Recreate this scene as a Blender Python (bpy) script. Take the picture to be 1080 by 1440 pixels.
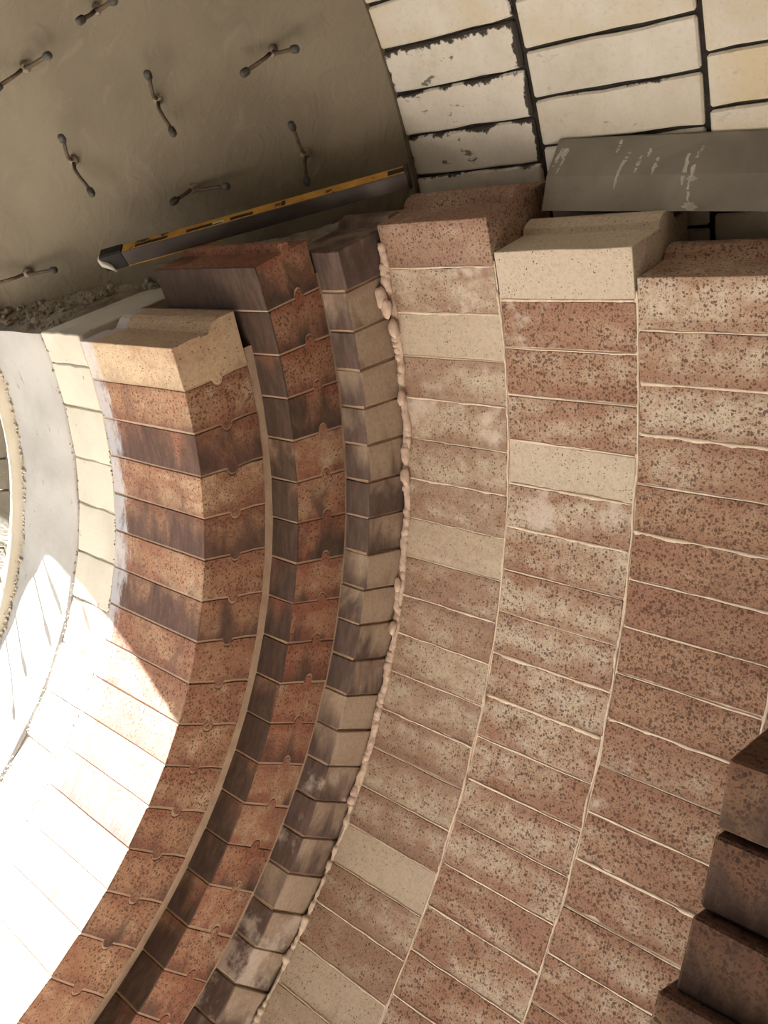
import bpy, bmesh, math, random
from mathutils import Matrix, Vector, noise
random.seed(7)
for o in list(bpy.data.objects): bpy.data.objects.remove(o)
scene = bpy.context.scene
COL = scene.collection
S = 1.27            # inner radius of the main lining in metres; all "unit" lengths below are in this radius
H = 1.6             # height of the vessel's axis above the datum
def W(x, r, t): return Vector((S*x, S*r*math.cos(t), S*r*math.sin(t)))     # axis-relative position

# ------------------------------------------------------------------ camera, sun, sky, exposure
cam = bpy.data.cameras.new('camera'); camo = bpy.data.objects.new('camera', cam); COL.objects.link(camo)
R = ((0.74332536, 0.66458677, -0.07610405), (-0.1750887, 0.30310149, 0.93673552), (0.64560928, -0.68297431, 0.34166466))
camo.matrix_world = Matrix(((R[0][0], R[1][0], R[2][0], S*0.7772), (R[0][1], R[1][1], R[2][1], S*0.1174),
                            (R[0][2], R[1][2], R[2][2], S*0.27+H), (0, 0, 0, 1)))
cam.sensor_fit = 'VERTICAL'; cam.sensor_height = 24.0; cam.sensor_width = 18.0
cam.lens = 24.0*1152.83/1440.0
cam.clip_start = 0.01
scene.camera = camo

sun = bpy.data.lights.new('sun', 'SUN'); suno = bpy.data.objects.new('sun', sun); COL.objects.link(suno)
SUN_DIR = Vector((1.0, -0.145, -0.848)).normalized()
suno.rotation_euler = SUN_DIR.to_track_quat('-Z', 'Y').to_euler()
suno.location = (-6, 1, 6)
sun.energy = 165.0; sun.angle = math.radians(0.6); sun.color = (0.91, 0.96, 1.0)

world = bpy.data.worlds.new('world'); scene.world = world; world.use_nodes = True
wn = world.node_tree; bg = wn.nodes['Background']
sky = wn.nodes.new('ShaderNodeTexSky'); sky.sky_type = 'NISHITA'; sky.sun_disc = False
sky.sun_elevation = math.radians(40); sky.sun_rotation = math.radians(-100)
wn.links.new(sky.outputs[0], bg.inputs[0]); bg.inputs[1].default_value = 0.25

scene.view_settings.view_transform = 'Standard'; scene.view_settings.look = 'None'
scene.view_settings.gamma = 1.0; scene.view_settings.use_curve_mapping = False
scene.view_settings.exposure = -0.82
try:
    scene.cycles.max_bounces = 12; scene.cycles.diffuse_bounces = 8
except Exception: pass

# ------------------------------------------------------------------ helpers
def lin(r, g, b):
    f = lambda c: (c/255/12.92 if c/255 <= 0.04045 else ((c/255+0.055)/1.055)**2.4)
    return (f(r), f(g), f(b), 1.0)
def tag(o, label=None, cat=None, group=None, kind=None):
    if label: o['label'] = label
    if cat: o['category'] = cat
    if group: o['group'] = group
    if kind: o['kind'] = kind
    return o
def mesh_obj(name, verts, faces, mat, parent=None, smooth=False):
    m = bpy.data.meshes.new(name); m.from_pydata([tuple(v) for v in verts], [], faces); m.update()
    return link(name, m, mat, parent, smooth)
def link(name, m, mat, parent=None, smooth=False):
    o = bpy.data.objects.new(name, m); COL.objects.link(o)
    if mat and not m.materials: m.materials.append(mat)
    if smooth:
        for p in m.polygons: p.use_smooth = True
    if parent: o.parent = parent
    return o
def bm_obj(name, bm, mat, parent=None, smooth=False):
    bmesh.ops.recalc_face_normals(bm, faces=bm.faces)
    m = bpy.data.meshes.new(name); bm.to_mesh(m); bm.free()
    return link(name, m, mat, parent, smooth)
def revolve(name, prof, t0, t1, n, mat, parent=None, jit=0.0, smooth=True, freq=9.0, flip=False):
    """surface of revolution about the vessel's axis; prof = [(x, r), ...]"""
    vs, fs = [], []
    k = len(prof)
    for i in range(n+1):
        t = t0+(t1-t0)*i/n
        for (x, r) in prof:
            d = jit*noise.noise(Vector((x*freq, r*math.cos(t)*freq, r*math.sin(t)*freq))) if jit else 0
            vs.append(W(x, r+d, t))
    for i in range(n):
        for j in range(k-1):
            a = i*k+j
            f = (a, a+1, a+k+1, a+k)
            fs.append(f[::-1] if flip else f)
    return mesh_obj(name, vs, fs, mat, parent, smooth)
def tube(bm, pts, rads, seg=8, cap=True):
    rings = []
    n = len(pts)
    up = Vector((0.31, 0.2, 0.93))
    for i, p in enumerate(pts):
        d = (pts[min(i+1, n-1)]-pts[max(i-1, 0)]).normalized()
        a = d.cross(up).normalized(); b = d.cross(a).normalized()
        rings.append([bm.verts.new(p+rads[i]*(a*math.cos(2*math.pi*s/seg)+b*math.sin(2*math.pi*s/seg))) for s in range(seg)])
    for i in range(n-1):
        for s in range(seg):
            bm.faces.new((rings[i][s], rings[i][(s+1) % seg], rings[i+1][(s+1) % seg], rings[i+1][s]))
    if cap:
        bm.faces.new(rings[0]); bm.faces.new(rings[-1][::-1])
def box_between(bm, c, ax, ay, az):
    """box from centre and three half-axis vectors"""
    v = [bm.verts.new(c+sx*ax+sy*ay+sz*az) for sx in (-1, 1) for sy in (-1, 1) for sz in (-1, 1)]
    for f in ((0, 1, 3, 2), (4, 6, 7, 5), (0, 4, 5, 1), (2, 3, 7, 6), (0, 2, 6, 4), (1, 5, 7, 3)):
        bm.faces.new([v[i] for i in f])
def bevel_sharp(bm, off, seg=1, ang=50):
    bmesh.ops.recalc_face_normals(bm, faces=bm.faces)
    es = [e for e in bm.edges if len(e.link_faces) == 2 and e.calc_face_angle(0) > math.radians(ang)]
    bmesh.ops.bevel(bm, geom=es, offset=off, segments=seg, affect='EDGES', profile=0.6)

# ------------------------------------------------------------------ materials
class NT:
    def __init__(self, name):
        self.m = bpy.data.materials.new(name); self.m.use_nodes = True
        self.t = self.m.node_tree; self.b = self.t.nodes['Principled BSDF']
        self.b.inputs['Specular IOR Level'].default_value = 0.25
    def n(self, typ, **kw):
        nd = self.t.nodes.new(typ)
        for k, v in kw.items(): setattr(nd, k, v)
        return nd
    def l(self, a, b): self.t.links.new(a, b)
    def val(self, sock, v):
        if hasattr(v, 'default_value') or hasattr(v, 'is_linked'): self.l(v, sock)
        else: sock.default_value = v
    def math(self, op, a, b=0.0, c=None, clamp=False):
        nd = self.n('ShaderNodeMath', operation=op); nd.use_clamp = clamp
        self.val(nd.inputs[0], a); self.val(nd.inputs[1], b)
        if c is not None: self.val(nd.inputs[2], c)
        return nd.outputs[0]
    def ramp(self, v, lo, hi, a=0.0, b=1.0):
        nd = self.n('ShaderNodeMapRange'); nd.interpolation_type = 'SMOOTHSTEP'
        self.val(nd.inputs['Value'], v); self.val(nd.inputs['From Min'], lo); self.val(nd.inputs['From Max'], hi)
        self.val(nd.inputs['To Min'], a); self.val(nd.inputs['To Max'], b)
        return nd.outputs[0]
    def mix(self, f, a, b):
        nd = self.n('ShaderNodeMix', data_type='RGBA')
        self.val(nd.inputs[0], f); self.val(nd.inputs[6], a); self.val(nd.inputs[7], b)
        return nd.outputs[2]
    def noise(self, vec, scale, detail=3.0, rough=0.55, dist=0.0):
        nd = self.n('ShaderNodeTexNoise'); self.val(nd.inputs['Scale'], scale)
        nd.inputs['Detail'].default_value = detail; nd.inputs['Roughness'].default_value = rough
        nd.inputs['Distortion'].default_value = dist
        self.l(vec, nd.inputs['Vector']); return nd.outputs[0]
    def vor(self, vec, scale):
        nd = self.n('ShaderNodeTexVoronoi'); nd.inputs['Scale'].default_value = scale
        self.l(vec, nd.inputs['Vector']); return nd.outputs['Distance'], nd.outputs['Color']
    def mapping(self, vec, scale=(1, 1, 1), loc=(0, 0, 0)):
        nd = self.n('ShaderNodeMapping'); nd.inputs['Scale'].default_value = scale; nd.inputs['Location'].default_value = loc
        self.l(vec, nd.inputs['Vector']); return nd.outputs[0]
    def bump(self, h, strength, dist):
        nd = self.n('ShaderNodeBump'); nd.inputs['Strength'].default_value = strength; nd.inputs['Distance'].default_value = dist
        self.l(h, nd.inputs['Height']); self.l(nd.outputs[0], self.b.inputs['Normal'])
    def coords(self, seeded=True):
        tc = self.n('ShaderNodeTexCoord'); v = tc.outputs['Object']
        if not seeded: return v, v
        oi = self.n('ShaderNodeObjectInfo')
        off = self.math('MULTIPLY', oi.outputs['Alpha'], 57.0)
        cb = self.n('ShaderNodeCombineXYZ')
        for i in range(3): self.l(off, cb.inputs[i])
        va = self.n('ShaderNodeVectorMath', operation='ADD'); self.l(v, va.inputs[0]); self.l(cb.outputs[0], va.inputs[1])
        return v, va.outputs[0]
    def done(self, col, rough=0.85):
        self.val(self.b.inputs['Base Color'], col); self.val(self.b.inputs['Roughness'], rough)
        return self.m

def fire_brick(name, pale, mid, red, dark, spot, flash_shade_inner=0.0, spots=0.62, smear=False, hz=0.036, yin=-0.06):
    """speckled, flashed fire brick. object colour: R = how stained, G = how dark-flashed, B = white bloom, A = seed"""
    n = NT(name); loc, v = n.coords()
    oi = n.n('ShaderNodeObjectInfo'); sp = n.n('ShaderNodeSeparateColor'); n.l(oi.outputs['Color'], sp.inputs[0])
    st, dk, wh = sp.outputs[0], sp.outputs[1], sp.outputs[2]
    sx = n.n('ShaderNodeSeparateXYZ'); n.l(loc, sx.inputs[0])
    big = n.noise(n.mapping(v, (0.45, 1, 1.5)), 10.0, 3.0, 0.6, 0.4)
    med = n.noise(v, 32.0, 4.0, 0.65)
    fine = n.noise(v, 150.0, 3.0, 0.6)
    # stained wash: kiln colour mottled in clouds
    w = n.math('ADD', n.math('MULTIPLY', big, 0.5), n.math('MULTIPLY', med, 0.5))
    thr = n.math('SUBTRACT', 0.80, n.math('MULTIPLY', st, 0.50))
    wash = n.ramp(w, n.math('SUBTRACT', thr, 0.14), n.math('ADD', thr, 0.14))
    col = n.mix(wash, pale, mid)
    edge = n.ramp(n.math('ABSOLUTE', sx.outputs[2]), hz*0.35, hz*1.0)       # long edges fired redder
    rd = n.math('MULTIPLY', n.ramp(n.math('ADD', big, n.math('MULTIPLY', edge, 0.16)), 0.46, 0.68), n.math('MULTIPLY', st, 0.8))
    col = n.mix(rd, col, red)
    # dark flash, strongest towards one bed and in vertical clouds
    zz = n.math('MULTIPLY', sx.outputs[2], -0.16/hz)
    fl = n.noise(n.mapping(v, (1, 1, 0.45)), 17.0, 3.0, 0.6, 0.6)
    dv = n.math('ADD', n.math('ADD', fl, zz), n.math('MULTIPLY', dk, 0.55))
    if flash_shade_inner:  # inner faces darker: kiln flash plus some shade painted into the colour
        dv = n.math('ADD', dv, n.ramp(sx.outputs[1], yin+0.004, yin+0.0005, 0.0, flash_shade_inner))
    dm = n.math('MULTIPLY', n.ramp(dv, 0.62, 1.02), n.math('MINIMUM', n.math('MULTIPLY', n.math('ADD', dk, flash_shade_inner), 2.2), 0.93))
    dk2 = n.mix(n.ramp(n.noise(n.mapping(v, (2.0, 1, 0.5)), 40.0, 4.0, 0.65), 0.35, 0.72), dark, tuple(min(1, 1.9*x) for x in dark[:3])+(1,))
    col = n.mix(dm, col, dk2)
    # iron spots, two sizes
    wob = n.n('ShaderNodeTexNoise'); wob.inputs['Scale'].default_value = 190.0; n.l(v, wob.inputs['Vector'])
    wv = n.n('ShaderNodeVectorMath', operation='MULTIPLY_ADD'); n.l(wob.outputs['Color'], wv.inputs[0]); wv.inputs[1].default_value = (.005, .005, .005); n.l(v, wv.inputs[2])
    d1, c1 = n.vor(wv.outputs[0], 215.0); d2, c2 = n.vor(wv.outputs[0], 430.0)
    s1 = n.n('ShaderNodeSeparateColor'); n.l(c1, s1.inputs[0])
    s2 = n.n('ShaderNodeSeparateColor'); n.l(c2, s2.inputs[0])
    dens = n.math('ADD', n.math('MULTIPLY', n.noise(v, 14.0, 2.0), 0.5), n.math('MULTIPLY', n.math('ADD', st, 0.25), spots))
    r1 = n.math('MULTIPLY', n.ramp(s1.outputs[0], 0.3, 1.0), n.math('MULTIPLY', dens, 0.66))
    r2 = n.math('MULTIPLY', n.ramp(s2.outputs[0], 0.2, 1.0), n.math('MULTIPLY', dens, 0.75))
    m1 = n.ramp(n.math('ADD', d1, n.math('MULTIPLY', fine, 0.18)), n.math('ADD', r1, 0.13), n.math('ADD', r1, 0.03))
    m2 = n.ramp(n.math('ADD', d2, n.math('MULTIPLY', fine, 0.18)), n.math('ADD', r2, 0.12), n.math('ADD', r2, 0.02))
    sm = n.math('MAXIMUM', n.math('MULTIPLY', m1, 0.8), n.math('MULTIPLY', m2, 0.6))
    col = n.mix(n.math('MULTIPLY', sm, n.math('SUBTRACT', 1.0, n.math('MULTIPLY', dm, 0.7))), col, spot)
    # fine value grain
    col = n.mix(n.ramp(fine, 0.35, 0.75, 0.0, 0.22), col, dark)
    # white bloom / mortar wash
    wm = n.math('MULTIPLY', n.ramp(n.math('ADD', n.noise(v, 11.0, 5.0, 0.65), n.math('MULTIPLY', wh, 0.30)), 0.66, 0.80), n.ramp(wh, 0.0, 0.3, 0.0, 0.72))
    col = n.mix(wm, col, lin(200, 190, 180))
    if smear:       # pale mortar wiped over the far ends of the throat bricks
        e = n.math('MULTIPLY', n.math('ADD', sx.outputs[0], 0.098), -8.0)
        q = n.math('ADD', n.noise(n.mapping(v, (2.2, 1, 0.8)), 24.0, 4.0, 0.7), e)
        col = n.mix(n.ramp(q, 0.45, 0.72, 0.0, 0.62), col, lin(196, 200, 208))
    h = n.math('ADD', n.math('MULTIPLY', fine, 0.5), n.math('MULTIPLY', med, 0.6))
    h = n.math('SUBTRACT', h, n.math('MULTIPLY', sm, 0.35))
    n.bump(h, 0.35, 0.0015)
    return n.done(col, 0.82)

MAT = {}
PALE, MID, RED, DARK, SPOT = lin(196, 185, 168), lin(164, 134, 113), lin(145, 108, 91), lin(82, 66, 62), lin(76, 55, 44)
MAT['brick'] = fire_brick('speckled_fire_brick', PALE, MID, RED, lin(98, 70, 58), SPOT, spots=0.62)
MAT['brick_calm'] = fire_brick('calm_fire_brick', lin(188, 176, 158), lin(159, 133, 115), lin(141, 111, 96), lin(98, 80, 72), lin(86, 66, 55), spots=0.46)
MAT['throat'] = fire_brick('flashed_throat_brick', lin(200, 178, 150), lin(162, 126, 101), lin(136, 92, 75), lin(74, 58, 53), lin(80, 54, 40), spots=0.5, smear=True, flash_shade_inner=0.12, yin=-0.0671)
MAT['step'] = fire_brick('flashed_step_brick', lin(188, 168, 142), lin(158, 119, 96), lin(136, 86, 70), lin(60, 51, 47), lin(78, 54, 42), spots=0.42, flash_shade_inner=0.42, yin=-0.0602)
MAT['corner'] = fire_brick('dusty_corner_brick', lin(176, 160, 142), lin(160, 140, 125), lin(136, 115, 105), lin(78, 65, 62), lin(112, 90, 76), spots=0.2, flash_shade_inner=0.38, yin=-0.1119)
MAT['stack'] = fire_brick('shade_toned_stack_brick', lin(150, 136, 112), lin(118, 90, 70), lin(92, 64, 51), lin(60, 48, 43), lin(46, 34, 27), spots=0.62, flash_shade_inner=0.10, yin=-0.1805)  # the stack's shade is painted in: darker palette, darker front faces

def plain(name, c1, c2, scale=20.0, bump=0.4, dist=0.002, rough=0.9, seeded=False, fine=180.0, stretch=(1, 1, 1)):
    n = NT(name); loc, v = n.coords(seeded)
    a = n.noise(n.mapping(v, stretch), scale, 5.0, 0.6, 0.3); b = n.noise(v, fine, 3.0, 0.6)
    col = n.mix(n.ramp(a, 0.3, 0.72), c1, c2)
    col = n.mix(n.ramp(b, 0.5, 0.8, 0.0, 0.2), col, tuple(0.5*x for x in c1[:3])+(1,))
    n.bump(n.math('ADD', a, n.math('MULTIPLY', b, 0.35)), bump, dist)
    return n.done(col, rough)
MAT['mortar'] = plain('pale_mortar', lin(220, 207, 190), lin(200, 183, 165), 60, 0.5, 0.003)
MAT['bead'] = plain('squeezed_mortar', lin(218, 200, 186), lin(198, 176, 160), 70, 0.6, 0.004)
MAT['mortar_brown'] = plain('brown_mortar', lin(178, 156, 134), lin(160, 138, 118), 40, 0.3, 0.002)
MAT['black_mortar'] = plain('black_mortar', lin(34, 31, 29), lin(52, 47, 43), 60, 0.8, 0.004)
MAT['lining'] = plain('far_lining', lin(168, 146, 128), lin(146, 120, 104), 14, 0.4, 0.003)
MAT['ceiling'] = plain('pale_insulation', lin(140, 134, 124), lin(120, 114, 104), 10, 0.4, 0.003)
MAT['rubble'] = plain('grey_rubble', lin(164, 154, 138), lin(132, 122, 108), 35, 1.0, 0.008)
MAT['wood'] = None

def castable_mat():
    n = NT('trowelled_castable'); loc, v = n.coords(False)
    a = n.noise(v, 3.0, 3.0, 0.5, 0.6)
    st = n.noise(n.mapping(v, (1.0, 6.0, 3.0)), 5.0, 4.0, 0.6, 1.2)        # trowel sweeps
    f = n.noise(v, 90.0, 4.0, 0.6)
    col = n.mix(n.ramp(a, 0.3, 0.7), lin(120, 112, 97), lin(107, 99, 85))
    col = n.mix(n.ramp(st, 0.52, 0.72, 0.0, 0.4), col, lin(129, 121, 106))
    d, c = n.vor(v, 28.0)
    col = n.mix(n.ramp(d, 0.08, 0.03, 0.0, 0.2), col, lin(150, 144, 130))
    n.bump(n.math('ADD', n.math('MULTIPLY', st, 1.0), n.math('ADD', n.math('MULTIPLY', a, 0.8), n.math('MULTIPLY', f, 0.10))), 0.55, 0.012)
    return n.done(col, 0.8)
MAT['castable'] = castable_mat()

def white_castable(name, c1, c2):
    n = NT(name); loc, v = n.coords()
    a = n.noise(v, 7.0, 4.0, 0.6); f = n.noise(v, 140.0, 3.0, 0.6); p = n.noise(n.mapping(v, (1, 1, 0.5)), 55.0, 3.0, 0.7)
    col = n.mix(n.ramp(a, 0.35, 0.7), c1, c2)
    pit = n.ramp(p, 0.66, 0.73)
    col = n.mix(n.math('MULTIPLY', pit, 0.7), col, lin(150, 132, 108))
    n.bump(n.math('SUBTRACT', n.math('ADD', a, n.math('MULTIPLY', f, 0.2)), n.math('MULTIPLY', pit, 0.6)), 0.5, 0.004)
    return n.done(col, 0.9)
MAT['white'] = white_castable('white_castable', lin(180, 178, 175), lin(164, 161, 157))
MAT['white_block'] = white_castable('white_block', lin(204, 199, 186), lin(190, 185, 172))
MAT['lip'] = white_castable('cream_lip', lin(190, 182, 166), lin(176, 166, 148))

def insulating(hx, hz):
    n = NT('white_insulating_brick'); loc, v = n.coords()
    oi = n.n('ShaderNodeObjectInfo'); sp = n.n('ShaderNodeSeparateColor'); n.l(oi.outputs['Color'], sp.inputs[0])
    sx = n.n('ShaderNodeSeparateXYZ'); n.l(loc, sx.inputs[0])
    a = n.noise(v, 8.0, 4.0, 0.6); f = n.noise(v, 160.0, 3.0, 0.65); s = n.noise(n.mapping(v, (0.45, 1, 1.0)), 60.0, 4.0, 0.65)
    col = n.mix(n.ramp(a, 0.3, 0.7), lin(203, 200, 192), lin(185, 181, 171))
    col = n.mix(n.math('MULTIPLY', sp.outputs[0], n.ramp(a, 0.4, 0.7)), col, lin(206, 186, 140))
    col = n.mix(n.ramp(f, 0.5, 0.8, 0.0, 0.4), col, lin(166, 154, 136))
    col = n.mix(n.ramp(n.noise(n.mapping(v, (0.7, 1, 1.0)), 13.0, 6.0, 0.7), 0.56, 0.74, 0.0, 0.45), col, lin(166, 146, 118))
    # tarry mortar dragged over the edges
    ex = n.math('SUBTRACT', hx, n.math('ABSOLUTE', sx.outputs[0])); ez = n.math('SUBTRACT', hz, sx.outputs[2])
    ed = n.math('MINIMUM', n.math('MULTIPLY', ex, 1.4), ez)
    blot = n.noise(n.mapping(v, (1.0, 1, 0.8)), 16.0, 5.0, 0.7)
    q = n.math('ADD', n.math('ADD', blot, n.math('MULTIPLY', n.noise(v, 70.0, 4.0, 0.7), 0.35)), n.math('MULTIPLY', ed, -20.0))
    q = n.math('ADD', q, n.math('MULTIPLY', n.math('SUBTRACT', sp.outputs[1], 0.35), 0.34))
    m = n.ramp(q, 0.68, 0.76)
    loose = n.math('MULTIPLY', n.ramp(n.math('ADD', s, n.math('MULTIPLY', n.noise(v, 9.0, 3.0), 0.5)), 0.93, 1.02), n.math('ADD', 0.2, sp.outputs[1]))
    col = n.mix(n.math('MAXIMUM', n.math('MULTIPLY', m, 0.95), n.math('MINIMUM', loose, 0.75)), col, lin(40, 35, 31))
    n.bump(n.math('ADD', a, n.math('ADD', n.math('MULTIPLY', f, 0.6), n.math('MULTIPLY', s, 0.5))), 0.5, 0.004)
    return n.done(col, 0.92)

def metal(name, c1, c2, rough=0.55, met=0.3, scale=12.0):
    n = NT(name); loc, v = n.coords(False)
    a = n.noise(n.mapping(v, (0.6, 1, 1)), scale, 5.0, 0.65, 0.5); f = n.noise(v, 120.0, 3.0)
    col = n.mix(n.ramp(a, 0.35, 0.68), c1, c2); n.b.inputs['Metallic'].default_value = met
    n.bump(f, 0.15, 0.001)
    return n.done(col, rough)
MAT['sheet'] = metal('grey_painted_steel', lin(132, 128, 120), lin(112, 108, 101), 0.6, 0.0, 9.0)
MAT['chalk'] = plain('white_chalk', lin(196, 193, 186), lin(150, 147, 140), 60, 0.2, 0.001)
MAT['level_face'] = metal('dark_grey_aluminium', lin(80, 74, 72), lin(66, 61, 59), 0.5, 0.15, 20.0)
MAT['black'] = metal('black_plastic', lin(26, 25, 24), lin(44, 41, 38), 0.6, 0.0, 40.0)
MAT['rust'] = metal('dusty_rusted_steel', lin(78, 66, 56), lin(104, 90, 76), 0.75, 0.2, 70.0)
MAT['cap'] = metal('dark_anchor_cap', lin(66, 64, 62), lin(84, 80, 76), 0.55, 0.1, 70.0)
MAT['glass'] = metal('vial_glass', lin(190, 200, 170), lin(160, 176, 140), 0.15, 0.0, 30.0)
def yellow_mat():
    n = NT('worn_yellow_paint'); loc, v = n.coords(False)
    a = n.noise(v, 26.0, 5.0, 0.7); f = n.noise(v, 110.0, 3.0)
    col = n.mix(n.ramp(a, 0.3, 0.7), lin(190, 146, 70), lin(160, 118, 54))
    col = n.mix(n.ramp(n.math('ADD', a, n.math('MULTIPLY', f, 0.3)), 0.74, 0.80), col, lin(50, 44, 36))
    return n.done(col, 0.6)
MAT['yellow'] = yellow_mat()

# ------------------------------------------------------------------ brick meshes and rings
def wedge_mesh(name, x0, x1, ri, ro, pitch, gap, mat, prof=None, top_only=None, bev=0.0011, seed=0, jit=0.0010, cuts=3):
    """tapered arch brick: local x along the vessel's axis, y outwards, z up the ring; gap in metres.
    prof: [(fraction of depth, offset in metres)] followed by both beds; top_only: the same for the upper bed alone"""
    rc = (ri+ro)/2*S; rnd = random.Random(seed)
    g = gap/2; xa, xb = -(x1-x0)/2*S+g, (x1-x0)/2*S-g
    def bed(p, sgn):
        out = []
        for fr, dz in p:
            rho = (ri+(ro-ri)*fr)*S
            out.append((rho-rc, sgn*(rho*math.tan(pitch/2)-g)+dz))
        return out
    flat = [(0, 0), (1, 0)]
    top = bed(top_only or prof or flat, 1); bot = bed(prof or flat, -1)
    loop = bot+top[::-1]
    bm = bmesh.new()
    n = cuts+1
    rings = [[bm.verts.new((xa+(xb-xa)*i/n, y, z)) for y, z in loop] for i in range(n+1)]
    k = len(loop)
    for i in range(n):
        for j in range(k): bm.faces.new((rings[i][j], rings[i][(j+1) % k], rings[i+1][(j+1) % k], rings[i+1][j]))
    bm.faces.new(rings[0]); bm.faces.new(rings[-1][::-1])
    for v in bm.verts:
        if prof is None or top_only is not None and prof is None:
            v.co += Vector((0, rnd.uniform(-.5, .5), rnd.uniform(-1, 1)))*jit
        else:
            v.co += Vector((0, 0, 1))*jit*noise.noise(Vector((v.co.x*25, v.co.y*18, seed*3.1)))
    bevel_sharp(bm, bev, 1, 55)
    bmesh.ops.recalc_face_normals(bm, faces=bm.faces)
    m = bpy.data.meshes.new(name); bm.to_mesh(m); bm.free(); m.materials.append(mat)
    return m
def semi(f0, f1, h, n=6, base=0.0):
    out = []
    for i in range(n+1):
        a = math.pi*i/n
        out.append((f0+(f1-f0)*(0.5-0.5*math.cos(a)), base+h*math.sin(a)))
    return out
def ring(root, x0, x1, ri, ro, t0, pitch, count, mat, cols, gap=0.0035, prof=None, top0=None, variants=4, rad_jit=0.0007, x_jit=0.0008, seed=1, bev=0.0011, cuts=3):
    rnd = random.Random(seed)
    ms = [wedge_mesh('brick', x0, x1, ri, ro, pitch, gap, mat, prof, None, bev, seed*10+i, cuts=cuts) for i in range(variants)]
    first = wedge_mesh('brick', x0, x1, ri, ro, pitch, gap, mat, prof, top0, bev, seed*10+9, cuts=cuts) if top0 else None
    rc = (ri+ro)/2
    out = []
    for k in range(count):
        m = first if (k == 0 and first) else ms[rnd.randrange(variants)]
        t = t0-(k+0.5)*pitch
        o = bpy.data.objects.new('brick', m); COL.objects.link(o); o.parent = root
        o.location = W((x0+x1)/2, rc+rnd.uniform(-1, 1)*rad_jit/S, t)+Vector((rnd.uniform(-1, 1)*x_jit, 0, 0))
        o.rotation_euler = (t+rnd.uniform(-1, 1)*0.004, rnd.uniform(-1, 1)*0.003, rnd.uniform(-1, 1)*0.003)
        c = cols[k] if k < len(cols) else cols[len(cols)//2+rnd.randrange(len(cols)//2)]
        o.color = (min(1, max(0, c[0]+rnd.uniform(-.06, .06))), min(1, max(0, c[1]+rnd.uniform(-.05, .05))), c[2], rnd.random())
        out.append(o)
    return out
def wall(o, label):
    o.location = (0, 0, H)
    return tag(o, label, 'wall', kind='structure')

tD, tE, tF, tA, tB, tC = 0.2607, 0.2193, 0.1866, 0.1939, 0.271, 0.251
pM, pA, pB, pC = 0.0606, 0.0812, 0.071, 0.0582
TLOW = -math.pi-0.2
xA, xB, xC = -0.0991, -0.0483, -0.0041
RI = {'A': (0.704, 0.810), 'B': (0.8238, 0.9195), 'C': (0.9235, 1.10), 'D': (1.0, 1.142)}
# brick looks: (stain, dark flash, bloom)
P, Q, M, O, Rr, K = (.12, .0, .0), (.38, .05, 0), (.62, .12, 0), (.78, .05, 0), (.92, .45, 0), (.9, .85, 0)

# main lining, three courses of long bricks
bed_d = [(-0.003, 1.0014), (0.1797, 1.0014)]
wall_d = wall(revolve('wall_narrow_course', bed_d, tD-pM*0.9, TLOW, 150, MAT['mortar']),
              'leftmost full course of brown speckled fire bricks beside the lumpy white mortar seam')
tongue = lambda f0, f1, h: [(0, 0)]+semi(f0, f1, h)+[(1, 0)]
colsD = [(.85, .1, 0), (.66, .1, .5), (.05, 0, .15), (.55, .1, .3), (.6, .1, .62), (.66, .1, .2), (.6, .08, .2), (.2, .02, .3),
         (.62, .1, .3), (.66, .1, 0), (.7, .15, 0), (.66, .1, 0), (.72, .2, 0), (.66, .1, 0), (.74, .2, 0), (.06, .1, 0), (.68, .12, 0), (.7, .1, 0), (.2, .16, 0),
         (.25, .1, 0), (.6, .1, 0), (.7, .1, 0)]
ring(wall_d, 0.001, 0.1797, *RI['D'], tD, pM, 23, MAT['brick_calm'], colsD, 0.004, None, tongue(.42, .72, .018), seed=11, rad_jit=0.0007)
wall_e = wall(revolve('wall_middle_course', [(0.1797, 1.0014), (0.3612, 1.0014)], tE-pM*0.9, TLOW, 150, MAT['mortar']),
              'middle course of long speckled fire bricks with a cream brick on top')
colsE = [(.03, 0, .05), (.72, .1, .35), (.74, .12, .1), (.7, .1, 0), (.04, .0, .12), (.62, .1, .55), (.64, .1, .32), (.62, .1, .05), (.66, .1, 0), (.64, .08, 0),
         (.68, .1, 0), (.66, .1, 0), (.68, .12, 0), (.66, .1, 0), (.7, .12, 0), (.66, .15, 0), (.7, .1, 0)]
ring(wall_e, 0.1797, 0.3612, *RI['D'], tE, pM, 21, MAT['brick'], colsE, 0.004, None, tongue(.46, .76, .018), seed=12, rad_jit=0.0007)
wall_f = wall(revolve('wall_wide_course', [(0.3612, 1.0014), (0.5413, 1.0014)], tF-pM*0.9, TLOW, 150, MAT['mortar']),
              'right course of reddish heavily speckled fire bricks under the grey sheet')
colsF = [(.6, .05, 0), (.62, .08, 0), (.64, .08, 0), (.7, .1, 0), (.9, .15, 0), (.95, .2, 0), (.95, .2, 0), (.9, .15, 0), (.92, .2, 0), (.8, .1, .3), (.84, .1, .35),
         (.88, .15, 0), (.84, .18, .1), (.8, .2, 0), (.82, .12, 0), (.8, .2, .1)]
ring(wall_f, 0.3612, 0.5413, *RI['D'], tF, pM, 21, MAT['brick'], colsF, 0.004, None, tongue(.46, .76, .018), seed=13, rad_jit=0.0007)
# next course beyond the right edge of the picture
wall_g = wall(revolve('wall_last_course', [(0.5413, 1.0014), (0.722, 1.0014)], 0.15-pM*0.9, TLOW, 150, MAT['mortar']),
              'outermost right course of fire bricks cut by the edge of the photo')
ring(wall_g, 0.5413, 0.722, *RI['D'], 0.15, pM, 17, MAT['brick'], colsF[3:], 0.004, None, tongue(.46, .76, .018), seed=14)

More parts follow.
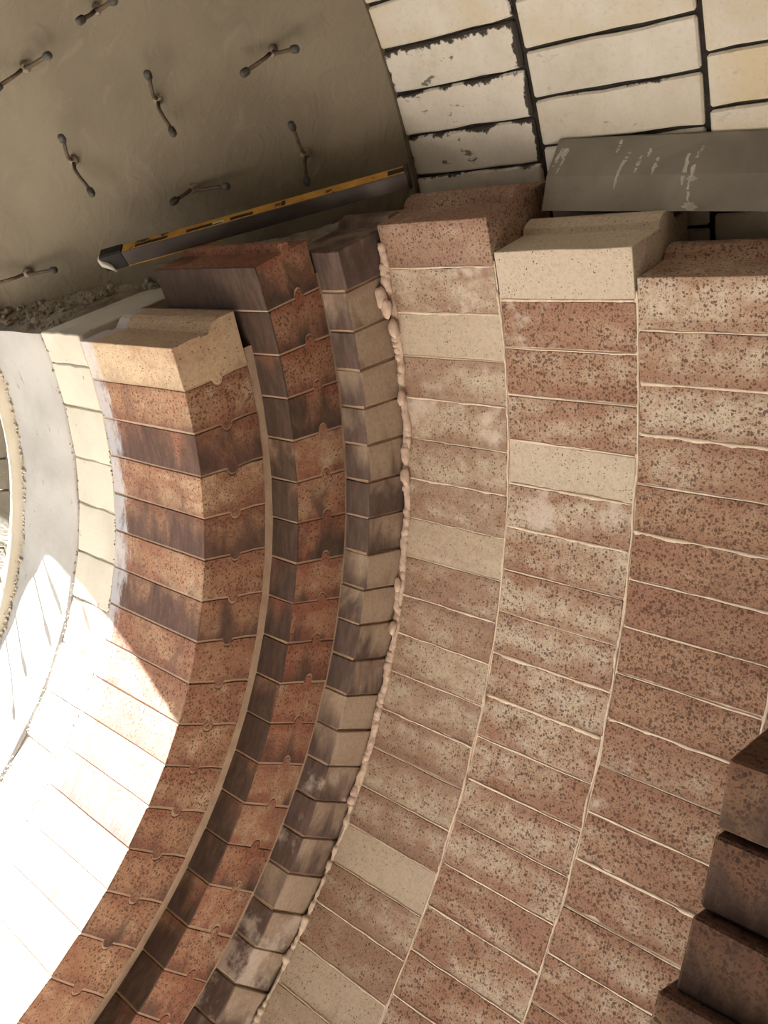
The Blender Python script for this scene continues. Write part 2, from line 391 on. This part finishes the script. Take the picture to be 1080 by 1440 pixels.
# stepped rings towards the throat
def step_root(name, x0, x1, ri, rmax, t0, label, mat, rec=0.0028):
    return wall(revolve(name, [(x0, ri+0.0021), (x1-rec, ri+0.0021), (x1-rec, rmax)], t0-0.05, TLOW, 150, MAT[mat], smooth=False), label)
wall_a = step_root('wall_throat_ring', -0.325, xA, RI['A'][0], 0.8275, tA, 'innermost ring of orange and dark fire bricks with grooved joints at the throat', 'mortar_brown')
profA = [(0, 0), (.28, 0.001)]+semi(.42, .58, -0.0115, 6, 0.001)[0:]+[(.8, 0.004), (1, 0.004)]
colsA = [(.22, .0, 0), (.62, .12, 0), (.92, .62, 0), (.62, .12, 0), (.92, .6, 0), (.6, .14, 0), (.92, .55, 0), (.66, .16, 0), (.62, .12, 0), (.66, .2, 0), (.68, .24, 0),
         (.85, .36, 0), (.66, .22, 0), (.72, .3, 0), (.6, .18, 0), (.6, .12, 0), (.66, .16, 0), (.7, .2, 0)]
topA = [(0, 0), (.28, 0.001)]+semi(.42, .58, -0.004, 4, 0.001)+[(.66, .011), (.74, .015), (1, .015)]
colsA = [(min(1, c[0]+(.16 if i else 0)), c[1], c[2]) for i, c in enumerate(colsA)]
ring(wall_a, -0.325, xA, *RI['A'], tA, pA, 20, MAT['throat'], colsA, 0.0035, profA, topA, seed=21, cuts=4)
wall_b = step_root('wall_step_ring', -0.27, xB, RI['B'][0], 0.926, tB, 'second ring of dark fire bricks with tongued joints, stepped out from the throat', 'mortar_brown')
profB = [(0, 0), (.5, 0)]+semi(.52, .70, 0.0145)[0:]+[(.72, 0.0), (1, 0)]
colsB = [(.9, .55, 0), (.8, .4, 0), (.72, .2, 0), (.95, .6, 0), (.5, .12, .0), (.74, .28, 0), (.9, .5, 0), (.7, .2, 0), (.74, .16, 0), (.92, .4, 0), (.72, .16, 0), (.88, .36, .1),
         (.72, .14, 0), (.66, .08, 0), (.9, .3, .1), (.66, .1, 0), (.66, .1, 0), (.7, .12, 0), (.74, .2, 0)]
colsB = [(min(1, c[0]+.12), min(1, c[1]*1.15), c[2]) for c in colsB]
ring(wall_b, -0.27, xB, *RI['B'], tB, pB, 22, MAT['step'], colsB, 0.0035, profB, seed=22, cuts=4)
wall_c = step_root('wall_corner_ring', -0.10, xC, RI['C'][0], 1.10, tC, 'thin ring of dusty grey-brown bricks beside the lumpy mortar seam', 'mortar_brown', 0.0046)
colsC = [(.8, .75, 0), (.3, .1, 0), (.25, .05, 0), (.2, .05, 0), (.3, .1, 0), (.25, .2, 0), (.5, .45, 0), (.5, .4, 0), (.25, .05, 0), (.25, .1, 0), (.6, .4, 0), (.6, .4, 0), (.2, .05, 0), (.25, .1, 0),
         (.5, .4, .3), (.5, .35, .3), (.5, .35, .3), (.05, 0, 0), (.6, .3, .5), (.5, .3, .6), (.5, .3, .5), (.5, .3, .3)]
colsC = [(c[0], min(1, c[1]*1.5) if c[1] > .15 else c[1], c[2]) for c in colsC]
ring(wall_c, -0.098, xC, *RI['C'], tC, pC, 26, MAT['corner'], colsC, 0.003, None, tongue(.56, .80, .016), seed=23, x_jit=0.002, rad_jit=0.0012, bev=0.0018)

# squeezed mortar seam between the corner ring and the first full course
def bead(name, x, r, ta, tb, rad, parent, mat, n=260, amp=0.6, seed=0, dr=0.0):
    bm = bmesh.new(); pts, rads = [], []
    for i in range(n+1):
        t = ta+(tb-ta)*i/n
        q = noise.noise(Vector((t*24+seed, 3.1, seed))) + 0.7*noise.noise(Vector((t*75+seed, 1.7, seed)))+0.5*noise.noise(Vector((t*190+seed, 5.7, seed)))
        w = noise.noise(Vector((t*16, 9.0+seed, 2.0)))
        rads.append(max(0.15*rad, rad*(1+amp*q)))
        pts.append(W(x+0.004*w, r+dr-0.003*max(q, 0), t))
    tube(bm, pts, rads, 8)
    return bm_obj(name, bm, MAT[mat], parent, True)
bead('mortar_bead', 0.0005, 1.0000, 0.235, -0.62, 0.0066, wall_d, 'bead', 520, 0.5, 3.0)
bead('mortar_bead', 0.0035, 1.0005, 0.235, -0.62, 0.0056, wall_d, 'bead', 520, 0.6, 8.0)
bead('mortar_bead', 0.0015, 1.0, -0.60, -1.15, 0.0046, wall_d, 'mortar', 300, 1.1, 5.0)
for (x, r, t, s) in [(-0.004, 0.985, 0.165, .013), (0.004, 0.985, 0.15, .011), (0.006, .990, .12, .012), (0.004, .992, .02, .011), (.003, .992, -.1, .011), (.004, .99, -.34, .010), (.003, .99, -.27, .009)]:
    bm = bmesh.new(); bmesh.ops.create_icosphere(bm, subdivisions=2, radius=s)
    for v in bm.verts: v.co *= 1+0.45*noise.noise(v.co*90+Vector((t*30, 0, 0)))
    bmesh.ops.scale(bm, vec=(0.8, 0.8, 1.5), verts=bm.verts)
    o = bm_obj('mortar_lump', bm, MAT['bead'], wall_d, True); o.location = W(x, r, t); o.rotation_euler = (t, 0, 0)
# mortar proud of single joints
def joint_bead(root, x0, x1, t, rad, seed, r=1.0, mat='mortar'):
    bm = bmesh.new(); pts, rads = [], []
    for i in range(37):
        f = i/36; q = noise.noise(Vector((f*9+seed, seed, 0)))+0.7*noise.noise(Vector((f*30+seed, seed, 4)))
        pts.append(W(x0+(x1-x0)*f, r+0.55*rad/S, t+0.0012*noise.noise(Vector((f*6, seed, 8))))); rads.append(max(0.0005, 0.82*rad*(1+0.9*q)))
    tube(bm, pts, rads, 8)
    bm_obj('joint_mortar', bm, MAT[mat], root, True)
rj = random.Random(5)
strong = {('E', 9): .0036, ('E', 10): .0046, ('F', 3): .0042, ('F', 9): .003, ('D', 2): .003, ('D', 6): .003, ('E', 6): .0036, ('E', 5): .003, ('F', 12): .003, ('D', 9): .003, ('F', 2): .003, ('F', 5): .0036}
for key, root, x0, x1, t0, cnt in (('D', wall_d, .006, .177, tD, 20), ('E', wall_e, .183, .358, tE, 19), ('F', wall_f, .365, .538, tF, 18)):
    for k in range(1, cnt):
        rad = strong.get((key, k), rj.choice((0.0008, .0014, .0018, .0022)))
        joint_bead(root, x0, x1, t0-k*pM, rad, k*1.7+ord(key))
for x, root, s in ((0.1797, wall_d, 1), (0.3612, wall_e, 2), (0.5413, wall_f, 3)):
    bead('seam_mortar', x, 1.0010, 0.17, -1.1, 0.0019, root, 'mortar', 300, 0.7, 11.0*s)

# throat beyond the bricks: white blocks, castable band, rounded lip and flare
wall_z = wall(revolve('wall_white_ring', [(-0.442, 0.7105), (-0.325, 0.7085)], 0.18, TLOW, 120, MAT['lip']), 'ring of white insulating blocks on the far side of the throat bricks')
zb = [0.205, 0.136, 0.042, -0.075, -0.18, -0.292, -0.40, -0.51, -0.62, -0.73, -0.84, -0.95, -1.06, -1.17, -1.28]
for i in range(len(zb)-1):
    p = zb[i]-zb[i+1]; t = (zb[i]+zb[i+1])/2
    m = wedge_mesh('block', -0.4395, -0.327, 0.7065, 0.92, p, 0.0022, MAT['white_block'], seed=300+i, jit=0.0018, bev=0.002, cuts=5)
    o = link('block', m, None, wall_z); o.location = W(-0.3832, (0.7065+0.92)/2+random.uniform(-.0015, .0015), t); o.rotation_euler = (t, 0, random.uniform(-.01, .01)); o.color = (0, 0, 0, random.random())
wall_y = wall(revolve('wall_castable_band', [(-0.645, 0.7075)]+[(-0.64+0.2*i/14, 0.7065) for i in range(15)]+[(-0.4415, 0.712)], 0.2, TLOW, 260, MAT['white'], jit=0.004, freq=14), 'smooth white castable band inside the throat between lip and white blocks')
wall_l = wall(revolve('wall_lip', [(-0.628, 0.712), (-0.632, 0.701), (-0.64, 0.696), (-0.65, 0.694), (-0.662, 0.696), (-0.675, 0.703), (-0.687, 0.722)], 0, 2*math.pi, 220, MAT['lip'], jit=0.0025, freq=16), 'rounded cream lip at the sunlit mouth of the throat')
wall(revolve('wall_mouth', [(-0.684, 0.716), (-0.75, 0.718), (-1.15, 0.735)], 0.06, -math.pi-0.06, 120, MAT['castable'], jit=0.004, freq=10), 'sunlit pale castable trough beyond the lip of the throat')
wall(revolve('wall_flare', [(-0.684, 0.716), (-0.85, 0.95)], -0.0, math.pi, 100, MAT['castable'], jit=0.003, freq=10), 'upper flare of the furnace mouth outside the throat')
# crumbs of castable caught in the throat's joints
def crumbs(name, spots, mat, parent, seed):
    rnd = random.Random(seed); bm = bmesh.new()
    for p, s in spots:
        r = bmesh.ops.create_icosphere(bm, subdivisions=1, radius=s)
        rot = Matrix.Rotation(rnd.uniform(0, 6), 3, Vector((rnd.random(), rnd.random(), rnd.random()+.1)))
        for v in r['verts']:
            c = v.co.copy(); c = Vector((c.x*rnd.uniform(.7, 1.3), c.y*rnd.uniform(.7, 1.2), c.z*rnd.uniform(.6, 1.2)))
            v.co = rot@c+p
    o = bm_obj(name, bm, mat, parent); o['kind'] = 'stuff'; return o
rnd = random.Random(3)
crumbs('joint_crumbs', [(W(-0.628+rnd.gauss(0, .004), .704, t+rnd.uniform(-.004, .004)), rnd.uniform(.0015, .0048)) for t in [0.19-1.3*i/240 for i in range(240)]], MAT['lip'], wall_y, 1)
crumbs('joint_crumbs', [(W(-0.441+rnd.gauss(0, .004), .707, rnd.uniform(-1.2, .19)), rnd.uniform(.001, .0034)) for i in range(170)], MAT['rubble'], wall_z, 2)
crumbs('joint_crumbs', [(W(-0.3265+rnd.gauss(0, .0025), .7055, rnd.uniform(-1.2, .05)), rnd.uniform(.001, .003)) for i in range(120)], MAT['rubble'], wall_a, 4)

# ------------------------------------------------------------------ conical castable wall, insulation wall, vessel beyond
CA, CB = 1.178, 0.677
cone = lambda x: CA+CB*x
wall_k = wall(revolve('wall_castable', [(-0.685+0.643*i/26, cone(-0.685+0.643*i/26)) for i in range(27)], 0, 2*math.pi, 280, MAT['castable'], jit=0.008, freq=5.0), 'trowelled grey castable wall with metal anchors, above the spirit level')
revolve('edge_face', [(-0.042, cone(-0.042)), (-0.041, 1.19)], 0, 2*math.pi, 280, MAT['castable'], wall_k, jit=0.008, freq=5.0)
wall_w = wall(revolve('wall_insulation', [(-0.045, 1.1605), (0.85, 1.1605)], -0.2, 0.75, 40, MAT['black_mortar']), 'white insulating brick wall with black mortar joints at the top of the photo')
HXW, PW_ = 0.105*S, 0.0485
MAT['insulating'] = insulating(HXW, 0.0265*S)
def white_col(x0, x1, t_first, count, seed):
    rn = random.Random(seed)
    ms = [wedge_mesh('brick', x0, x1, 1.155, 1.215, PW_, 0.0048, MAT['insulating'], None, None, 0.003, seed+i, 0.0016, 6) for i in range(3)]
    for k in range(count):
        t = t_first+(k+0.5)*PW_
        o = bpy.data.objects.new('brick', ms[rn.randrange(3)]); COL.objects.link(o); o.parent = wall_w
        o.location = W((x0+x1)/2, 1.185+rn.uniform(-.001, .001), t); o.rotation_euler = (t+rn.uniform(-.004, .004), 0, rn.uniform(-.004, .004))
        o.color = (rn.choice((0, 0, .3, .1)), 0.0, 0, rn.random())
        yield o
c1 = list(white_col(-0.050, 0.1665, 0.276-PW_*4, 14, 40))
for i, d in enumerate([0, 0, 0, .3, .8, .65, .9, .35, .3, .2]): c1[i].color[1] = d
c2 = list(white_col(0.1695, 0.3805, 0.293-PW_*4, 14, 50))
for i, d in enumerate([0, 0, 0, 0, .25, .12, .1, .2, .1]): c2[i].color[1] = d
c3 = list(white_col(0.3835, 0.60, 0.307-PW_*4, 13, 60))
for i, o in enumerate(c3): o.color[0] = (.5 if i in (3, 4) else .25)
c4 = list(white_col(0.606, 0.82, 0.290-PW_*4, 13, 70))
ceil = revolve('ceiling', [(-0.045, 1.163), (2.1, 1.163)], 0.75, 2*math.pi-0.2, 120, MAT['ceiling']); ceil.location = (0, 0, H)
tag(ceil, 'pale insulated upper shell of the vessel out of the photo', 'ceiling', kind='structure')
wall(revolve('wall_rear_shell', [(0.85, 1.163), (2.1, 1.163)], -0.2, 0.75, 20, MAT['ceiling']), 'pale insulated shell beyond the right edge of the photo')
wall(revolve('wall_rear', [(2.1, 1.17), (2.1, 0.01)], 0, 2*math.pi, 64, MAT['ceiling']), 'end wall of the vessel behind the viewer')
fl = revolve('floor', [(0.722, 1.0), (2.1, 1.0)], 0.1, TLOW, 100, MAT['lining']); fl.location = (0, 0, H)
tag(fl, 'brick lined lower shell of the vessel behind the viewer', 'floor', kind='structure')

# ragged ledge of debris between the castable wall and the white throat blocks
vs, fs = [], []
nx, nr = 70, 18
for i in range(nx+1):
    x = -0.70+0.44*i/nx
    r0 = 0.712 if x < -0.44 else 0.895
    r1 = cone(x)+0.012
    for j in range(nr+1):
        f = j/nr; r = r0+(r1-r0)*f
        q = noise.noise(Vector((x*22, r*22, 0.3)))+0.6*noise.noise(Vector((x*60, r*60, 2.0)))
        t = 0.196+0.012*f+0.010*q*min(1, 4*f)+(0.014*f*f) + (0.006 if x < -0.44 else 0.0)*f
        vs.append(W(x, r, t))
for i in range(nx):
    for j in range(nr):
        a = i*(nr+1)+j; fs.append((a, a+1, a+nr+2, a+nr+1))
base = len(vs)
for i in range(61):
    x = -0.40+0.305*i/60
    for j in range(11):
        f = j/10; r = 0.905+(cone(x)+0.012-0.905)*f
        q = noise.noise(Vector((x*30, r*30, 5.3)))+0.5*noise.noise(Vector((x*80, r*80, 7.0)))
        vs.append(W(x, r, 0.240+0.008*q+0.006*f))
for i in range(60):
    for j in range(10):
        a = base+i*11+j; fs.append((a, a+1, a+12, a+11))
led = mesh_obj('trim_ledge', vs, fs, MAT['rubble'], None, True); led.location = (0, 0, H)
tag(led, 'rough grey mortar ledge between castable wall and white throat blocks', 'ledge', kind='structure')
rn = random.Random(9); sp_ = []
for i in range(230):
    x = rn.uniform(-0.68, -0.38); f = rn.random()**0.7; r0 = 0.72 if x < -0.44 else 0.90
    r = r0+(cone(x)-r0)*f
    sp_.append((W(x, r, 0.199+0.026*f), rn.choice((.002, .003, .003, .004, .006, .008))))
crumbs('rubble_crumbs', sp_, MAT['rubble'], led, 10)

# bricks stacked at the lower right, nearer than the lining, shade painted into their colour
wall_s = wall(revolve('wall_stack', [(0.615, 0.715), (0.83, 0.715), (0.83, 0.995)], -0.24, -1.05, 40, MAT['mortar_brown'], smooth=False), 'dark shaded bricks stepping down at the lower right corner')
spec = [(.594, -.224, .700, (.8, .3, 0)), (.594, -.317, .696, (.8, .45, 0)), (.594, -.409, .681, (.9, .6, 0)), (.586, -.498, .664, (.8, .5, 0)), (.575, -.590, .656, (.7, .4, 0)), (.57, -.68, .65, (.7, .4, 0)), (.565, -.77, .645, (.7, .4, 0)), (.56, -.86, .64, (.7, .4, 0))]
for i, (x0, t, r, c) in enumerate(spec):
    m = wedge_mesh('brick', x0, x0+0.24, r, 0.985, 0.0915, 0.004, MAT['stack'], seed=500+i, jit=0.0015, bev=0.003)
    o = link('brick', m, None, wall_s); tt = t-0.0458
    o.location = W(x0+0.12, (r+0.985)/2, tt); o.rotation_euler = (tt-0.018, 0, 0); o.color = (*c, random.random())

# ------------------------------------------------------------------ anchors in the castable wall
ANCH = [((-.3,.935,.605),(-.308,.969,.602),(-.259,.962,.604), 'rusty metal anchor in the castable, cut by the top edge of the photo'),
 ((-.43,.847,.589),(-.421,.893,.588),(-.359,.895,.59), 'rusty metal anchor at the upper left edge of the photo'),
 ((-.269,.956,.509),(-.301,.974,.473),(-.275,.952,.434), 'steep metal anchor in the middle of the castable wall'),
 ((-.165,1.026,.465),(-.153,1.074,.469),(-.106,1.066,.466), 'slanting metal anchor nearest the white insulating bricks, at the upper right'),
 ((-.402,.866,.483),(-.436,.883,.443),(-.405,.864,.396), 'steep metal anchor at the left above the end of the spirit level'),
 ((-.309,.928,.341),(-.31,.968,.345),(-.243,.973,.339), 'bow-shaped metal anchor just above the middle of the spirit level'),
 ((-.14,1.043,.384),(-.161,1.069,.342),(-.145,1.04,.315), 'steep metal anchor just above the right half of the spirit level'),
 ((-.593,.736,.29),(-.574,.789,.288),(-.504,.797,.287), 'low metal anchor at the left edge above the rubble ledge')]
def anchor(tip1, rt, tip2, label, group='metal anchors in the castable wall'):
    a, m, b = W(*tip1), W(*rt), W(*tip2)
    e = bpy.data.objects.new('metal_anchor', None); COL.objects.link(e); e.location = m+Vector((0, 0, H)); e.empty_display_size = 0.03
    tag(e, label, 'anchor', group)
    inward = Vector((CB, -math.cos(rt[2]), -math.sin(rt[2]))).normalized()
    for tip in (a, b):
        v = tip-m
        bm = bmesh.new()
        pts = [Vector((0, 0, 0))-inward*0.012, inward*0.006+v*0.04, inward*0.016+v*0.22, v*0.5+inward*0.012, v*0.78+inward*0.003, v*0.97]
        tube(bm, pts, [0.0034]*6, 8); bm_obj('leg', bm, MAT['rust'], e, True)
        bm = bmesh.new(); d = v.normalized()
        tube(bm, [v-d*0.006, v-d*0.004, v+d*0.002, v+d*0.008, v+d*0.011, v+d*0.012], [0.004, 0.0064, 0.0070, 0.0066, 0.0042, 0.0015], 10)
        bm_obj('cap', bm, MAT['cap'], e, True)
    bm = bmesh.new(); pts = [-inward*0.006+(a-m)*0.12, inward*0.004, -inward*0.004+(b-m)*0.15]
    tube(bm, pts, [0.006, 0.010, 0.006], 8); bm_obj('mortar_blob', bm, MAT['rubble'], e, True)
for a in ANCH: anchor(*a)
for i, (r, t) in enumerate(((.685, -.136), (.690, -.02), (.667, -.219), (.654, -.37), (.63, -.443))):      # pins on the mouth beyond the lip, seen by their shadows
    e = bpy.data.objects.new('anchor_pin', None); COL.objects.link(e); e.location = W(-.72, .719, t)+Vector((0, 0, H))
    tag(e, 'thin pin beyond the lip, casting the '+('uppermost left', 'uppermost right', 'middle', 'second lowest', 'lowest')[i]+' of five pin shadows', 'pin', 'pins beyond the lip')
    tip = W(-.72, r, t)-W(-.72, .719, t); d = tip.normalized()
    bm = bmesh.new(); tube(bm, [-d*0.01, tip*0.5, tip], [0.003]*3, 7); bm_obj('shaft', bm, MAT['rust'], e, True)
    bm = bmesh.new(); tube(bm, [tip-d*0.006, tip, tip+d*0.008], [0.005, 0.0075, 0.004], 8); bm_obj('cap', bm, MAT['cap'], e, True)

# ------------------------------------------------------------------ spirit level on the brick tops
def level():
    e = bpy.data.objects.new('spirit_level', None); COL.objects.link(e)
    p0, p1 = W(-0.352, 0.80, 0.279), W(0.010, 1.078, 0.281)
    ux = (p1-p0).normalized(); up = Vector((0, -math.sin(.288), math.cos(.288))); up = (up-ux*up.dot(ux)).normalized(); uy = ux.cross(up)*-1
    if uy.y < 0: uy = -uy
    ro = math.radians(20); up, uy = (up*math.cos(ro)-uy*math.sin(ro)), (uy*math.cos(ro)+up*math.sin(ro))
    L = (p1-p0).length; hgt, wid = 0.032, 0.024
    mat = Matrix((ux, uy, up)).transposed().to_4x4(); mat.translation = p0+Vector((0, 0, H)); e.matrix_world = mat
    tag(e, 'worn yellow and dark grey spirit level lying across the brick tops', 'spirit level')
    def bx(name, x0, x1, y0, y1, z0, z1, m, bev=0.0015, par=e):
        bm = bmesh.new()
        box_between(bm, Vector(((x0+x1)/2, (y0+y1)/2, (z0+z1)/2)), Vector(((x1-x0)/2, 0, 0)), Vector((0, (y1-y0)/2, 0)), Vector((0, 0, (z1-z0)/2)))
        bevel_sharp(bm, bev)
        return bm_obj(name, bm, MAT[m], par)
    bx('body', 0.045, L-0.004, 0.001, wid-0.001, 0.0008, hgt-0.0012, 'yellow')
    bx('face_panel', 0.045, L-0.002, -0.0006, 0.003, 0.0022, hgt-0.0018, 'level_face', 0.0006)
    bx('base_rail', 0.045, 0.23, -0.0002, wid, -0.0006, 0.0016, 'yellow', 0.0003)
    c = bx('end_cap', 0.0, 0.047, -0.001, wid+0.001, -0.001, hgt+0.001, 'black', 0.003)
    bx('end_cap', L-0.006, L+0.002, -0.001, wid+0.001, -0.001, hgt+0.001, 'black', 0.002)
    bm = bmesh.new(); tube(bm, [Vector((-0.002, 0.004, 0.024)), Vector((0.004, -0.002, 0.018)), Vector((0.014, -0.003, 0.010)), Vector((0.020, -0.002, -0.004))], [0.004, 0.006, 0.005, 0.001], 7)
    bm_obj('plaster_smear', bm, MAT['white_block'], c, True)
    bm = bmesh.new(); tube(bm, [Vector((-0.0015, 0.002, 0.026)), Vector((-0.002, 0.012, 0.024)), Vector((-0.0015, 0.019, 0.012))], [0.003, 0.004, 0.002], 7)
    bm_obj('plaster_smear', bm, MAT['white'], c, True)
    for (a, b) in ((0.072, 0.136), (0.172, 0.242), (0.256, 0.30)):          # dark slots and scuffs in the top edge
        bx('slot', a, b, 0.003, 0.012, hgt-0.0030, hgt-0.0006, 'black', 0.0008)
    for (a, b) in ((0.352, 0.36), (0.545, 0.575)):
        bx('scuff', a, b, 0.004, 0.018, hgt-0.0030, hgt-0.0005, 'black', 0.0008)
    bx('vial', 0.222, 0.245, 0.005, 0.012, hgt-0.0028, hgt-0.0002, 'glass', 0.001)
level()

# ------------------------------------------------------------------ bent grey sheet over the brick tops
def sheet():
    A = [(0.2, 1.150, .299), (0.198, 1.112, .2705), (0.198, 1.09, .2385)]
    B = [(0.448, 1.150, .283), (0.461, 1.112, .2535), (0.468, 1.09, .223)]
    ext = 0.75
    pa = [W(*q) for q in A]; pb = []
    for q, p in zip(B, pa):
        b = W(*q); pb.append(p+(b-p)*1.7)
    th = Vector((0, math.cos(.26), math.sin(.26)))*0.009
    o0 = pa[2]+Vector((0, 0, H))
    n = 10; bm = bmesh.new(); front, back = [], []
    for i in range(n+1):
        f = i/n
        front.append([bm.verts.new(pa[k]+(pb[k]-pa[k])*f-pa[2]) for k in range(3)])
        back.append([bm.verts.new(pa[k]+(pb[k]-pa[k])*f-pa[2]+th) for k in range(3)])
    for i in range(n):
        for k in range(2):
            bm.faces.new((front[i][k], front[i][k+1], front[i+1][k+1], front[i+1][k]))
            bm.faces.new((back[i][k], back[i+1][k], back[i+1][k+1], back[i][k+1]))
        bm.faces.new((front[i][0], front[i+1][0], back[i+1][0], back[i][0]))
        bm.faces.new((front[i][2], back[i][2], back[i+1][2], front[i+1][2]))
    for i in (0, n):
        for k in range(2): bm.faces.new((front[i][k], back[i][k], back[i][k+1], front[i][k+1]))
    bmesh.ops.remove_doubles(bm, verts=bm.verts, dist=1e-5)
    e = bpy.data.objects.new('metal_sheet', None); COL.objects.link(e); e.location = o0
    tag(e, 'bent grey metal sheet with white scrape marks leaning on the insulating bricks', 'sheet')
    bm_obj('sheet', bm, MAT['sheet'], e)
    # white scrapes: (length fraction, height fraction top, bottom, half width, slant)
    def pt(u, v):       # u along, v 0 top .. 1 bottom
        p = [pa[k]+(pb[k]-pa[k])*u for k in range(3)]
        q = p[0]+(p[1]-p[0])*v*2 if v < .5 else p[1]+(p[2]-p[1])*(v-.5)*2
        return q-pa[2]
    nn = Vector((0, -math.cos(.26), -math.sin(.26)))*0.0011
    marks = [(.022, .12, .40, .006, -.012), (.036, .12, .26, .012, -.006), (.040, .2, .46, .004, -.012), (.20, .02, .2, .008, -.006), (.232, .2, .4, .007, -.016), (.215, .34, .72, .005, -.010),
             (.268, .25, .47, .006, -.012), (.29, .16, .27, .006, -.004), (.315, .28, .5, .007, -.012), (.395, .24, .64, .007, -.012), (.418, .22, .62, .006, -.016),
             (.408, .52, .6, .016, 0), (.40, .62, .9, .004, .002), (.405, .88, .99, .022, .004), (.43, .15, .22, .005, -.004)]
    rm = random.Random(2)
    for u, v0, v1, hw, sl in marks:
        bm = bmesh.new(); rows = []
        k = 10
        for i in range(k+1):
            f = i/k; c = u+sl*f; w = hw*(0.35+0.65*math.sin(math.pi*min(1, max(.12, f+.05))))*rm.uniform(.55, 1.1)*0.95
            dd = rm.uniform(-.002, .002)
            rows.append((bm.verts.new(pt(c-w+dd, v0+(v1-v0)*f)+nn), bm.verts.new(pt(c+w+dd, v0+(v1-v0)*f)+nn)))
        for i in range(k):
            if rm.random() < .14: continue
            bm.faces.new((rows[i][0], rows[i][1], rows[i+1][1], rows[i+1][0]))
        bm_obj('scrape_mark', bm, MAT['chalk'], e)
sheet()
